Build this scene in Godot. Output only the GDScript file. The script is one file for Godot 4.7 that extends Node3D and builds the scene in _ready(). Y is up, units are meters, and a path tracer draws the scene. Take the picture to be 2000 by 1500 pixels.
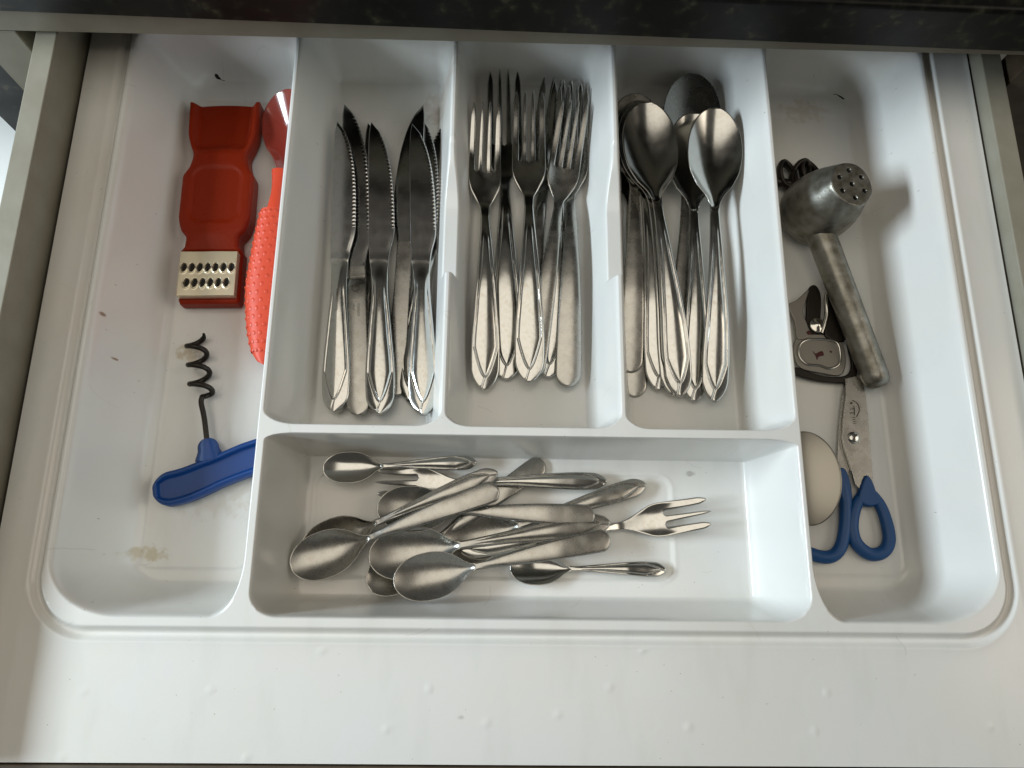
extends Node3D
# A pulled-out kitchen drawer with a white moulded cutlery tray, seen from above. Lengths in the builders are millimetres.

const MM := 0.001
var M := {}
var used := {}
var protos := {}


func _ready() -> void:
	camera_and_light()
	materials()
	setting()
	tray()
	prototypes()
	knives()
	forks()
	spoons()
	small_cutlery()
	left_compartment()
	right_compartment()
	for k in protos:
		protos[k].free()


func camera_and_light() -> void:
	var cam := Camera3D.new()
	cam.name = "camera"
	cam.fov = 53.13
	cam.near = 0.01
	cam.far = 20.0
	add_child(cam)
	cam.transform = Transform3D(Basis(Vector3(0.99968, 0.02338, -0.00949), Vector3(-0.01541, 0.26771, -0.96338), Vector3(-0.01998, 0.96322, 0.26798)).orthonormalized(), Vector3(0, 0.4, 0))
	var env := Environment.new()
	env.background_mode = Environment.BG_COLOR
	env.background_color = Color(0.38, 0.37, 0.35)
	env.background_energy_multiplier = 0.65
	env.tonemap_mode = Environment.TONE_MAPPER_LINEAR
	env.tonemap_exposure = 0.93
	env.sdfgi_enabled = true
	env.ssao_enabled = true
	env.ssil_enabled = true
	var we := WorldEnvironment.new()
	we.name = "environment"
	we.environment = env
	add_child(we)
	# the window to the left of the drawer, and the warm light that comes down from the room's ceiling
	area("window_light", Vector3(-1.12, 0.56, -0.09), Vector3(0.0, -0.02, -0.10), Vector2(0.62, 0.24), Color(0.90, 0.96, 1.0), 2.2)
	area("ceiling_light", Vector3(-0.22, 1.30, -0.16), Vector3(-0.14, 0, -0.12), Vector2(1.3, 0.95), Color(1.0, 0.962, 0.90), 0.60)
	area("far_room_light", Vector3(1.0, 0.85, -0.10), Vector3(-0.1, -0.03, -0.12), Vector2(0.6, 0.5), Color(1.0, 0.945, 0.87), 0.26)


func area(called: String, at: Vector3, aim: Vector3, size: Vector2, c: Color, e: float) -> void:
	var l := AreaLight3D.new()
	l.name = called
	l.area_size = size
	l.light_color = c
	l.light_energy = e
	l.area_range = 6.0
	l.area_attenuation = 2.0
	l.shadow_enabled = true
	add_child(l)
	l.look_at_from_position(at, aim, Vector3.UP if absf((aim - at).normalized().y) < 0.95 else Vector3.BACK)


# ---------------------------------------------------------------- helpers

func numbered(n: String) -> String:
	if not used.has(n):
		used[n] = 0
		return n
	used[n] += 1
	return "%s_%03d" % [n, used[n]]


func v(x: float, y: float, z: float) -> Vector3:
	return Vector3(x, y, z) * MM


func thing(called: String, label: String, category: String, at := Vector3.ZERO, group := "") -> Node3D:
	var o := Node3D.new()
	o.name = numbered(called)
	add_child(o)
	o.position = at
	tag(o, label, category, group)
	return o


func tag(o: Node3D, label: String, category: String, group := "") -> void:
	o.set_meta("label", label)
	o.set_meta("category", category)
	if group:
		o.set_meta("group", group)


func fresh() -> SurfaceTool:
	var st := SurfaceTool.new()
	st.begin(Mesh.PRIMITIVE_TRIANGLES)
	return st


func part(called: String, st: SurfaceTool, m: Material, parent: Node, at := Vector3.ZERO) -> MeshInstance3D:
	var o := MeshInstance3D.new()
	o.name = called
	st.index()
	o.mesh = st.commit()
	o.material_override = m
	o.position = at
	parent.add_child(o, true)
	return o


func structure(called: String, st: SurfaceTool, m: Material) -> MeshInstance3D:
	var o := part(called, st, m, self)
	o.set_meta("kind", "structure")
	return o


func tri(st: SurfaceTool, a: Vector3, b: Vector3, c: Vector3, na: Vector3, nb: Vector3, nc: Vector3) -> void:
	if (b - a).cross(c - a).dot(na + nb + nc) > 0.0:
		var t := b
		b = c
		c = t
		t = nb
		nb = nc
		nc = t
	for k in [[a, na], [b, nb], [c, nc]]:
		var p: Vector3 = k[0]
		st.set_normal(k[1])
		st.set_uv(Vector2(p.x, p.z) * 10.0)
		st.add_vertex(p)


func quad(st: SurfaceTool, a: Vector3, b: Vector3, c: Vector3, d: Vector3, na: Vector3, nb: Vector3, nc: Vector3, nd: Vector3) -> void:
	tri(st, a, b, c, na, nb, nc)
	tri(st, a, c, d, na, nc, nd)


func cv(p: PackedVector2Array, x: float) -> float:
	if x <= p[0].x:
		return p[0].y
	var n := p.size()
	if x >= p[n - 1].x:
		return p[n - 1].y
	var i := 0
	while p[i + 1].x < x:
		i += 1
	var h := p[i + 1].x - p[i].x
	var t := (x - p[i].x) / h
	var d := (p[i + 1].y - p[i].y) / h
	var d0 := d
	var d1 := d
	if i > 0:
		var e := (p[i].y - p[i - 1].y) / (p[i].x - p[i - 1].x)
		d0 = 0.0 if e * d <= 0.0 else 2.0 * e * d / (e + d)
	if i < n - 2:
		var e := (p[i + 2].y - p[i + 1].y) / (p[i + 2].x - p[i + 1].x)
		d1 = 0.0 if e * d <= 0.0 else 2.0 * e * d / (e + d)
	var t2 := t * t
	var t3 := t2 * t
	return p[i].y * (2 * t3 - 3 * t2 + 1) + d0 * h * (t3 - 2 * t2 + t) + p[i + 1].y * (3 * t2 - 2 * t3) + d1 * h * (t3 - t2)


func pv(a: Array) -> PackedVector2Array:
	var r := PackedVector2Array()
	for k in a.size() / 2:
		r.append(Vector2(a[2 * k], a[2 * k + 1]))
	return r


func cap(s: float, r: float, e := 2.0) -> float:
	if s >= r:
		return 1.0
	if s <= 0.0:
		return 0.0
	return pow(1.0 - pow(1.0 - s / r, e), 1.0 / e)


func steps(from: float, to: float, step: float, ends := true) -> PackedFloat32Array:
	var r := PackedFloat32Array()
	var n := maxi(2, int(ceil((to - from) / step)))
	for i in n + 1:
		r.append(lerpf(from, to, float(i) / n))
	if from == 0.0 and ends:   # the relief at the end of a handle needs finer stations
		var x := 2.0
		while x < minf(27.0, to):
			r.append(x + 0.011)
			x += 0.55
	if ends:
		for d in [0.03, 0.12, 0.3, 0.6, 1.0, 1.6]:
			r.append(from + d)
			r.append(to - d)
	r.sort()
	return r


# A solid laid along x: stations s, outline zl..zr, upper surface top(s, z), thickness th(s), edges rounded by rr.
# outs = [[SurfaceTool, from, to], ...] sends the stations to the parts of the thing.
func strip(o: Dictionary) -> void:
	var ss: PackedFloat32Array = o.s
	var nu: int = o.get("nu", 12)
	var zl: Callable = o.zl
	var zr: Callable = o.zr
	var top: Callable = o.top
	var th: Callable = o.th
	var rr: float = o.get("rr", 0.9)
	var el = o.get("el")
	var er = o.get("er")
	var warp = o.get("warp")
	var bottom = o.get("bottom")
	var box: bool = o.get("box", false)
	var ew := [0.0, 0.06, 0.2, 0.45, 1.0]
	var n := 2 * ew.size() + nu - 1
	var s_first := ss[0]
	var s_last := ss[ss.size() - 1]
	var tops := []
	var bots := []
	var round_first: bool = box or zr.call(s_first) - zl.call(s_first) < 0.2
	var round_last: bool = box or zr.call(s_last) - zl.call(s_last) < 0.2
	for s in ss:
		var a: float = zl.call(s)
		var b: float = zr.call(s)
		var wide := maxf(b - a, 0.0)
		var t: float = th.call(s)
		var r := minf(rr, t * 0.5)
		var wl: float = el.call(s) if el != null else 1.0
		var wr: float = er.call(s) if er != null else 1.0
		var sc := minf(1.0, wide / (4.0 * rr)) * rr
		var pt := PackedVector3Array()
		var pb := PackedVector3Array()
		for j in n:
			var z: float
			if j < ew.size():
				z = a + ew[j] * sc
			elif j >= n - ew.size():
				z = b - ew[n - 1 - j] * sc
			else:
				z = lerpf(a + sc, b - sc, float(j - ew.size() + 1) / nu)
			var drop := 0.0
			var dl := z - a
			var dr := b - z
			if dl < r and wl > 0.0:
				drop = maxf(drop, wl * r * (1.0 - sqrt(maxf(0.0, 1.0 - (1.0 - dl / r) ** 2))))
			if dr < r and wr > 0.0:
				drop = maxf(drop, wr * r * (1.0 - sqrt(maxf(0.0, 1.0 - (1.0 - dr / r) ** 2))))
			if round_first or round_last:
				var de := minf(s - s_first if round_first else 99.0, s_last - s if round_last else 99.0)
				if de < r:
					drop = maxf(drop, r * (1.0 - sqrt(maxf(0.0, 1.0 - (1.0 - de / r) ** 2))))
			var y: float = top.call(s, z)
			var yb: float = y - t if bottom == null else bottom.call(s, z)
			var p := Vector3(s, y - drop, z)
			var q := Vector3(s, minf(yb + drop, y - drop), z)
			if warp != null:
				p = warp.call(p)
				q = warp.call(q)
			pt.append(p * MM)
			pb.append(q * MM)
		tops.append(pt)
		bots.append(pb)
	var m := ss.size()
	var nt := normals(tops, m, n)
	var nb := normals(bots, m, n)
	for i in m:
		for j in n:
			if (nt[i][j] as Vector3).dot(tops[i][j] - bots[i][j]) < 0.0:
				nt[i][j] = -nt[i][j]
			if (nb[i][j] as Vector3).dot(bots[i][j] - tops[i][j]) < 0.0:
				nb[i][j] = -nb[i][j]
	for i in m - 1:
		var mid := (ss[i] + ss[i + 1]) * 0.5
		for out in o.outs:
			if mid < out[1] or mid > out[2]:
				continue
			var st: SurfaceTool = out[0]
			for j in n - 1:
				quad(st, tops[i][j], tops[i][j + 1], tops[i + 1][j + 1], tops[i + 1][j], nt[i][j], nt[i][j + 1], nt[i + 1][j + 1], nt[i + 1][j])
				quad(st, bots[i][j], bots[i][j + 1], bots[i + 1][j + 1], bots[i + 1][j], nb[i][j], nb[i][j + 1], nb[i + 1][j + 1], nb[i + 1][j])
			for j in [0, n - 1]:
				if (tops[i][j] - bots[i][j]).length() > 2e-5 or (tops[i + 1][j] - bots[i + 1][j]).length() > 2e-5:
					var inner := 1 if j == 0 else n - 2
					var w0: Vector3 = ((tops[i][j] + bots[i][j]) - (tops[i][inner] + bots[i][inner])).normalized()
					var w1: Vector3 = ((tops[i + 1][j] + bots[i + 1][j]) - (tops[i + 1][inner] + bots[i + 1][inner])).normalized()
					quad(st, tops[i][j], tops[i + 1][j], bots[i + 1][j], bots[i][j], w0, w1, w1, w0)
	for i in ([0, m - 1] if box else []):
		var nxt: int = 1 if i == 0 else m - 2
		var w: Vector3 = (tops[i][n / 2] - tops[nxt][n / 2]).normalized()
		w = (w - Vector3.UP * w.y).normalized()
		for j in n - 1:
			quad(o.outs[0][0] if i == 0 else o.outs[o.outs.size() - 1][0], tops[i][j], tops[i][j + 1], bots[i][j + 1], bots[i][j], w, w, w, w)


func normals(g: Array, m: int, n: int) -> Array:
	var r := []
	for i in m:
		var row: Array = []
		for j in n:
			var du: Vector3 = g[i][mini(j + 1, n - 1)] - g[i][maxi(j - 1, 0)]
			var ds: Vector3 = g[mini(i + 1, m - 1)][j] - g[maxi(i - 1, 0)][j]
			var c := (du * 1000.0).cross(ds * 1000.0)
			row.append(c.normalized() if c.length() > 1e-7 else Vector3.ZERO)
		r.append(row)
	for i in m:
		for j in n:
			if r[i][j] == Vector3.ZERO:
				var k := i + 1 if i < m / 2 else i - 1
				r[i][j] = r[k][j] if r[k][j] != Vector3.ZERO else Vector3.UP
	return r


func tube(st: SurfaceTool, path: PackedVector3Array, radius: Callable, seg := 12, closed := false, flat := Vector2.ONE, upward := Vector3.UP) -> void:
	var rings := []
	var nn := []
	var m := path.size()
	for i in m:
		var a := path[(i - 1 + m) % m] if closed else path[maxi(i - 1, 0)]
		var b := path[(i + 1) % m] if closed else path[mini(i + 1, m - 1)]
		var d := (b - a).normalized()
		var side := d.cross(upward)
		side = side.normalized() if side.length() > 0.05 else d.cross(Vector3.RIGHT).normalized()
		var up := side.cross(d).normalized()
		var r: float = radius.call(float(i) / (m - 1))
		var ring := PackedVector3Array()
		var rn := PackedVector3Array()
		for k in seg + 1:
			var an := TAU * k / seg
			ring.append((path[i] + side * cos(an) * r * flat.x + up * sin(an) * r * flat.y) * MM)
			rn.append((side * cos(an) / flat.x + up * sin(an) / flat.y).normalized())
		rings.append(ring)
		nn.append(rn)
	for i in (m if closed else m - 1):
		var i2 := (i + 1) % m
		for k in seg:
			quad(st, rings[i][k], rings[i][k + 1], rings[i2][k + 1], rings[i2][k], nn[i][k], nn[i][k + 1], nn[i2][k + 1], nn[i2][k])
	if not closed:
		for e in [0, m - 1]:
			var d := (path[e] - path[1 if e == 0 else m - 2]).normalized()
			for k in seg:
				tri(st, path[e] * MM, rings[e][k], rings[e][k + 1], d, d, d)


func arc_path(pts: PackedVector3Array, n: int, closed := false) -> PackedVector3Array:
	var c := Curve3D.new()
	c.bake_interval = 0.5
	var m := pts.size()
	for i in m + (1 if closed else 0):
		var a := pts[(i - 1 + m) % m] if closed else pts[maxi(i - 1, 0)]
		var b := pts[(i + 1) % m] if closed else pts[mini(i + 1, m - 1)]
		c.add_point(pts[i % m], -(b - a) / 6.0, (b - a) / 6.0)
	var r := PackedVector3Array()
	var total := c.get_baked_length()
	for i in n:
		r.append(c.sample_baked(total * i / (n if closed else n - 1), true))
	return r


# turned about its own +y: profile = (radius, height)
func lathe(st: SurfaceTool, prof: PackedVector2Array, t: Transform3D, seg := 48, wobble: FastNoiseLite = null, amp := 0.0) -> void:
	var g := []
	for q in prof:
		var row := PackedVector3Array()
		for k in seg + 1:
			var an := TAU * (k % seg) / seg
			var p := Vector3(cos(an) * q.x, q.y, sin(an) * q.x)
			if wobble:
				p += Vector3(cos(an), 0.2, sin(an)) * wobble.get_noise_3dv(p) * amp * minf(1.0, q.x)
			row.append(t * p * MM)
		g.append(row)
	var m := prof.size()
	var nn := normals(g, m, seg + 1)
	for i in m:
		for k in seg + 1:
			var kk := k % seg
			var du: Vector3 = g[i][(kk + 1) % seg] - g[i][(kk - 1 + seg) % seg]
			var ds: Vector3 = g[mini(i + 1, m - 1)][kk] - g[maxi(i - 1, 0)][kk]
			var c := (du * 1000.0).cross(ds * 1000.0)
			var d0 := prof[mini(i + 1, m - 1)] - prof[maxi(i - 1, 0)]
			var an := TAU * kk / seg
			var want: Vector3 = t.basis * Vector3(cos(an) * d0.y, -d0.x, sin(an) * d0.y)
			if c.length() < 1e-8:
				c = want
			nn[i][k] = c.normalized() * (1.0 if c.dot(want) >= 0.0 else -1.0)
	for i in m - 1:
		for k in seg:
			quad(st, g[i][k], g[i][k + 1], g[i + 1][k + 1], g[i + 1][k], nn[i][k], nn[i][k + 1], nn[i + 1][k + 1], nn[i + 1][k])


# a bevelled board between two corners, in millimetres
func board(st: SurfaceTool, lo: Vector3, hi: Vector3, bevel := 1.0, turn := Transform3D.IDENTITY) -> void:
	var c := (lo + hi) * 0.5
	var e := (hi - lo) * 0.5
	var b := minf(bevel, minf(e.x, minf(e.y, e.z)) * 0.9)
	var axes := [Vector3.RIGHT, Vector3.UP, Vector3.BACK]
	for ax in 3:
		var u: Vector3 = axes[(ax + 1) % 3]
		var w: Vector3 = axes[(ax + 2) % 3]
		for sg in [-1.0, 1.0]:
			var nrm: Vector3 = axes[ax] * sg
			var ctr: Vector3 = c + nrm * e.dot(axes[ax])
			var eu := u * (e.dot(u) - b)
			var ew := w * (e.dot(w) - b)
			var n := turn.basis * nrm
			quad(st, turn * (ctr - eu - ew) * MM, turn * (ctr + eu - ew) * MM, turn * (ctr + eu + ew) * MM, turn * (ctr - eu + ew) * MM, n, n, n, n)
			# the bevels along u
			for sw in [-1.0, 1.0]:
				var n2: Vector3 = turn.basis * (w * sw)
				var p: Vector3 = ctr + ew * sw
				var q: Vector3 = ctr - nrm * b + w * sw * e.dot(w)
				quad(st, turn * (p - eu) * MM, turn * (p + eu) * MM, turn * (q + eu) * MM, turn * (q - eu) * MM, n, n, n2, n2)
	for sx in [-1.0, 1.0]:
		for sy in [-1.0, 1.0]:
			for sz in [-1.0, 1.0]:
				var p := c + Vector3(sx * e.x, sy * (e.y - b), sz * (e.z - b))
				var q := c + Vector3(sx * (e.x - b), sy * e.y, sz * (e.z - b))
				var r := c + Vector3(sx * (e.x - b), sy * (e.y - b), sz * e.z)
				tri(st, turn * p * MM, turn * q * MM, turn * r * MM, turn.basis * Vector3(sx, 0, 0), turn.basis * Vector3(0, sy, 0), turn.basis * Vector3(0, 0, sz))


# a flat plate cut to an outline (x, z), bevelled, from y0 up to y1
func plate(st: SurfaceTool, outline: PackedVector2Array, y0: float, y1: float, bevel: float, t := Transform3D.IDENTITY) -> void:
	var n := outline.size()
	if Geometry2D.is_polygon_clockwise(outline):
		outline.reverse()
	var ins := PackedVector2Array()
	var outw := PackedVector2Array()
	for i in n:
		var d := (outline[(i + 1) % n] - outline[(i - 1 + n) % n]).normalized()
		var o := Vector2(d.y, -d.x)
		outw.append(o)
		ins.append(outline[i] - o * bevel)
	if Geometry2D.is_point_in_polygon(outline[0] + outw[0] * 0.01, outline):
		for i in n:
			outw[i] = -outw[i]
			ins[i] = outline[i] - outw[i] * bevel
	var up := t.basis * Vector3.UP
	var tris := Geometry2D.triangulate_polygon(ins)
	for k in tris.size() / 3:
		for y in [y1, y0]:
			var nn := up if y == y1 else -up
			var f: Array = []
			for q in 3:
				var p := ins[tris[3 * k + q]]
				f.append(t * Vector3(p.x, y, p.y) * MM)
			tri(st, f[0], f[1], f[2], nn, nn, nn)
	for i in n:
		var j := (i + 1) % n
		var a := t.basis * Vector3(outw[i].x, 0, outw[i].y)
		var b := t.basis * Vector3(outw[j].x, 0, outw[j].y)
		var p := [ins[i], ins[j], outline[i], outline[j]]
		var w := func(q: Vector2, y: float) -> Vector3: return t * Vector3(q.x, y, q.y) * MM
		quad(st, w.call(p[0], y1), w.call(p[1], y1), w.call(p[3], y1 - bevel), w.call(p[2], y1 - bevel), up, up, b, a)
		quad(st, w.call(p[2], y1 - bevel), w.call(p[3], y1 - bevel), w.call(p[3], y0 + bevel), w.call(p[2], y0 + bevel), a, b, b, a)
		quad(st, w.call(p[2], y0 + bevel), w.call(p[3], y0 + bevel), w.call(p[1], y0), w.call(p[0], y0), a, b, -up, -up)


func smooth_outline(a: Array, n := 80) -> PackedVector2Array:
	var p := PackedVector3Array()
	for k in a.size() / 2:
		p.append(Vector3(a[2 * k], 0, a[2 * k + 1]))
	var q := arc_path(p, n, true)
	var r := PackedVector2Array()
	for k in q:
		r.append(Vector2(k.x, k.z))
	return r


# ---------------------------------------------------------------- materials

func noise(freq: float, oct: int, sd: int, kind := FastNoiseLite.TYPE_SIMPLEX_SMOOTH) -> FastNoiseLite:
	var f := FastNoiseLite.new()
	f.noise_type = kind
	f.seed = sd
	f.frequency = freq
	f.fractal_octaves = oct
	return f


func noise_tex(f: FastNoiseLite, size: int, ramp: Array, as_normal := false, bump := 2.0) -> NoiseTexture2D:
	var t := NoiseTexture2D.new()
	t.width = size
	t.height = size
	t.seamless = true
	t.noise = f
	t.generate_mipmaps = false
	if as_normal:
		t.as_normal_map = true
		t.bump_strength = bump
	elif ramp:
		var g := Gradient.new()
		var offs := PackedFloat32Array()
		var cols := PackedColorArray()
		for k in ramp.size() / 2:
			offs.append(ramp[2 * k])
			cols.append(ramp[2 * k + 1])
		g.offsets = offs
		g.colors = cols
		t.color_ramp = g
	return t


func lin(r: float, g: float, b: float) -> Color:
	return Color(r, g, b).linear_to_srgb()


func mat(called: String, c: Color, rough: float, metal := 0.0) -> StandardMaterial3D:
	var m := StandardMaterial3D.new()
	m.resource_name = called
	m.albedo_color = c
	m.roughness = rough
	m.metallic = metal
	M[called] = m
	return m


func tri_uv(m: StandardMaterial3D, per_metre: float, world := false) -> void:
	m.uv1_triplanar = true
	m.uv1_world_triplanar = world
	m.uv1_scale = Vector3.ONE * per_metre


func steel(called: String, tone: Color, low: float, high: float, sd: int) -> void:
	var m := mat(called, tone, 1.0, 1.0)
	var a := low
	var b := high
	m.roughness_texture = noise_tex(noise(0.012, 4, sd), 512, [0.0, Color(a, a, a), 1.0, Color(b, b, b)])
	m.albedo_texture = noise_tex(noise(0.02, 5, sd + 7), 512, [0.0, Color(0.94, 0.925, 0.90), 0.5, Color(1, 1, 1), 1.0, Color(0.97, 0.96, 0.945)])
	m.heightmap_enabled = false
	tri_uv(m, 14.0)


func materials() -> void:
	steel("steel", Color(0.77, 0.77, 0.755), 0.13, 0.20, 3)
	steel("satin_steel", Color(0.69, 0.685, 0.665), 0.22, 0.32, 11)
	steel("blade_steel", Color(0.74, 0.74, 0.735), 0.14, 0.20, 23)
	var plain := mat("etched", lin(0.10, 0.085, 0.06), 0.6, 0.4)
	plain.resource_name = "etched"
	var al := mat("cast_aluminium", Color(1, 1, 1), 1.0, 0.9)
	al.albedo_texture = noise_tex(noise(0.015, 6, 5), 512, [0.0, Color(0.35, 0.335, 0.29), 0.35, Color(0.47, 0.46, 0.42), 0.55, Color(0.53, 0.525, 0.495), 0.8, Color(0.59, 0.585, 0.56), 1.0, Color(0.64, 0.64, 0.62)])
	al.roughness_texture = noise_tex(noise(0.03, 5, 9), 512, [0.0, Color(0.50, 0.5, 0.5), 1.0, Color(0.28, 0.28, 0.28)])
	al.normal_enabled = true
	al.normal_texture = noise_tex(noise(0.09, 5, 14), 512, [], true, 4.0)
	al.normal_scale = 0.10
	tri_uv(al, 13.0)
	mat("dark_metal", lin(0.035, 0.03, 0.025), 0.38, 0.8)
	var ch := mat("chrome", Color(0.78, 0.77, 0.74), 0.12, 1.0)
	ch.resource_name = "chrome"
	mat("dull_steel", Color(0.56, 0.545, 0.51), 0.30, 1.0)
	mat("worn_plate", lin(0.27, 0.255, 0.225), 0.36, 0.55)
	var rust := mat("rust", lin(0.055, 0.005, 0.005), 0.7)
	rust.resource_name = "rust"
	var og := mat("orange_plastic", lin(0.23, 0.016, 0.0015), 0.5)
	og.roughness_texture = noise_tex(noise(0.05, 4, 31), 256, [0.0, Color(0.8, 0.8, 0.8), 1.0, Color(1, 1, 1)])
	og.metallic_specular = 0.3
	og.heightmap_enabled = true
	og.heightmap_scale = 0.012
	og.heightmap_texture = noise_tex(noise(0.12, 3, 33), 256, [])
	tri_uv(og, 20.0)
	var rg := mat("red_grip", lin(0.62, 0.060, 0.022), 0.45)
	rg.rim_enabled = true
	rg.rim = 0.25
	var rt := mat("clear_red_plastic", Color(0.62, 0.24, 0.19, 0.74), 0.12)
	rt.transparency = BaseMaterial3D.TRANSPARENCY_ALPHA
	rt.clearcoat_enabled = true
	rt.clearcoat = 0.6
	rt.clearcoat_roughness = 0.06
	mat("blue_plastic", lin(0.0005, 0.046, 0.21), 0.42)
	mat("blue_handle", lin(0.0005, 0.055, 0.19), 0.46)
	var gs := mat("grater_steel", Color(0.86, 0.82, 0.72), 0.34, 0.85)
	gs.resource_name = "grater_steel"
	mat("fleck", lin(0.008, 0.006, 0.005), 0.8)  # for the flecks, and for the painted shade in the rasp plate
	# the drawer and the cabinet
	var lam := mat("cream_laminate", lin(0.29, 0.275, 0.22), 0.5)
	lam.heightmap_enabled = true
	lam.heightmap_scale = 0.006
	lam.heightmap_texture = noise_tex(noise(0.06, 4, 41), 256, [])
	lam.albedo_texture = noise_tex(noise(0.01, 5, 44), 512, [0.0, Color(0.93, 0.92, 0.9), 1.0, Color(1, 1, 1)])
	tri_uv(lam, 8.0, true)
	var cb := mat("shaded_beige_board", lin(0.20, 0.18, 0.135), 0.55)  # beige carcass board, darkened to put the shade under the worktop into its colour
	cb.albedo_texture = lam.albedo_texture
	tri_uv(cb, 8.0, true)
	var br := mat("brown_board", lin(0.10, 0.075, 0.048), 0.5)
	br.albedo_texture = noise_tex(noise(0.02, 5, 47), 512, [0.0, Color(0.75, 0.72, 0.7), 1.0, Color(1, 1, 1)])
	tri_uv(br, 6.0, true)
	var gr := mat("black_granite", Color(0.68, 0.68, 0.66), 0.5)
	gr.metallic_specular = 0.35
	gr.albedo_texture = noise_tex(noise(0.014, 6, 52, FastNoiseLite.TYPE_SIMPLEX_SMOOTH), 1024, [0.0, Color(0.02, 0.02, 0.018), 0.48, Color(0.04, 0.04, 0.034), 0.62, Color(0.10, 0.10, 0.08), 0.75, Color(0.20, 0.19, 0.14), 0.86, Color(0.33, 0.32, 0.26), 1.0, Color(0.42, 0.41, 0.36)])
	gr.roughness_texture = noise_tex(noise(0.02, 4, 54), 256, [0.0, Color(0.7, 0.7, 0.7), 1.0, Color(1, 1, 1)])
	tri_uv(gr, 5.0, true)
	mat("bright_white", lin(0.80, 0.81, 0.78), 0.25)
	mat("pale_tile", lin(0.72, 0.74, 0.70), 0.3)
	tray_material()


func tray_material() -> void:
	var m := mat("tray_plastic", Color(1, 1, 1), 0.24)
	var w := 1370
	var h := 1075
	var im := Image.create(w, h, false, Image.FORMAT_RGB8)
	im.fill(lin(0.735, 0.735, 0.715))
	var rng := RandomNumberGenerator.new()
	rng.seed = 77
	# stains and wear that stay on the plastic, laid out in millimetres of the tray
	var n1 := noise(0.05, 4, 91)
	for b in STAINS:
		var r: float = b[2]
		var r2: float = b[3]
		for yy in range(int((b[1] - r2 + 350) * 2.5), int((b[1] + r2 + 350) * 2.5)):
			for xx in range(int((b[0] - r + 254) * 2.5), int((b[0] + r + 254) * 2.5)):
				if xx < 0 or yy < 0 or xx >= w or yy >= h:
					continue
				var dx: float = (xx / 2.5 - 254 - b[0]) / r
				var dy: float = (yy / 2.5 - 350 - b[1]) / r2
				var k := (1.0 - dx * dx - dy * dy) * 0.9 + n1.get_noise_2d(xx * 1.2, yy * 1.2) * 0.9
				if k > 0.0:
					im.set_pixel(xx, yy, im.get_pixel(xx, yy).lerp(b[4], sstep(0.0, 0.9, k) * b[5]))
	# uneven yellowing, and grey scuffs where the cutlery slides
	var n2 := noise(0.004, 4, 17)
	var n3 := noise(0.03, 5, 19)
	for yy in h:
		for xx in w:
			var a := n2.get_noise_2d(xx, yy)
			var b := maxf(0.0, n3.get_noise_2d(xx * 0.6, yy * 0.16) - 0.12)
			var c := im.get_pixel(xx, yy)
			im.set_pixel(xx, yy, Color(c.r * (1.0 - 0.035 * b), c.g * (1.0 - 0.006 * a - 0.036 * b), c.b * (1.0 - 0.006 - 0.02 * a - 0.045 * b)))
	for k in 150:   # faint scuffs
		var x := rng.randf() * w
		var y := rng.randf() * h * 0.86
		var a := rng.randf() * TAU
		var l := rng.randf_range(6, 38)
		var bend := rng.randf_range(-0.06, 0.06)
		var c := Color(0.55, 0.53, 0.48) if rng.randf() < 0.6 else Color(0.97, 0.97, 0.96)
		var f := rng.randf_range(0.05, 0.2)
		for s in int(l):
			a += bend
			x += cos(a)
			y += sin(a)
			if x >= 0 and y >= 0 and x < w and y < h:
				im.set_pixel(int(x), int(y), im.get_pixel(int(x), int(y)).lerp(c, f))
	for k in 240:   # specks
		var x := rng.randi_range(2, w - 3)
		var y := rng.randi_range(2, h - 3)
		im.set_pixel(x, y, im.get_pixel(x, y).lerp(Color(0.35, 0.31, 0.25), rng.randf_range(0.15, 0.6)))
	m.albedo_texture = ImageTexture.create_from_image(im)
	var rt := noise_tex(noise(0.01, 5, 61), 512, [0.0, Color(0.75, 0.75, 0.75), 1.0, Color(1.25, 1.25, 1.25)])
	m.roughness = 0.22
	m.roughness_texture = rt
	m.metallic_specular = 0.5


const STAINS := [
	[-188.0, -142.0, 8.0, 6.0, Color(0.66, 0.58, 0.42), 0.5], [-196.0, -22.0, 13.0, 4.5, Color(0.66, 0.60, 0.44), 0.45], [-216.0, -128.0, 1.0, 0.8, Color(0.45, 0.33, 0.22), 0.6], [-220.0, -150.0, 0.9, 1.4, Color(0.42, 0.30, 0.22), 0.6],
	[-40.0, -318.0, 16.0, 14.0, Color(0.70, 0.62, 0.56), 0.3], [206.0, -322.0, 18.0, 10.0, Color(0.66, 0.60, 0.50), 0.25], [115.0, -72.0, 4.0, 2.0, Color(0.55, 0.54, 0.52), 0.45],
	[-160.0, -60.0, 30.0, 20.0, Color(0.72, 0.69, 0.62), 0.25], [-15.0, 56.0, 3.0, 1.2, Color(0.6, 0.6, 0.58), 0.4],
]


# ---------------------------------------------------------------- the drawer and the cabinet round it

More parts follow.
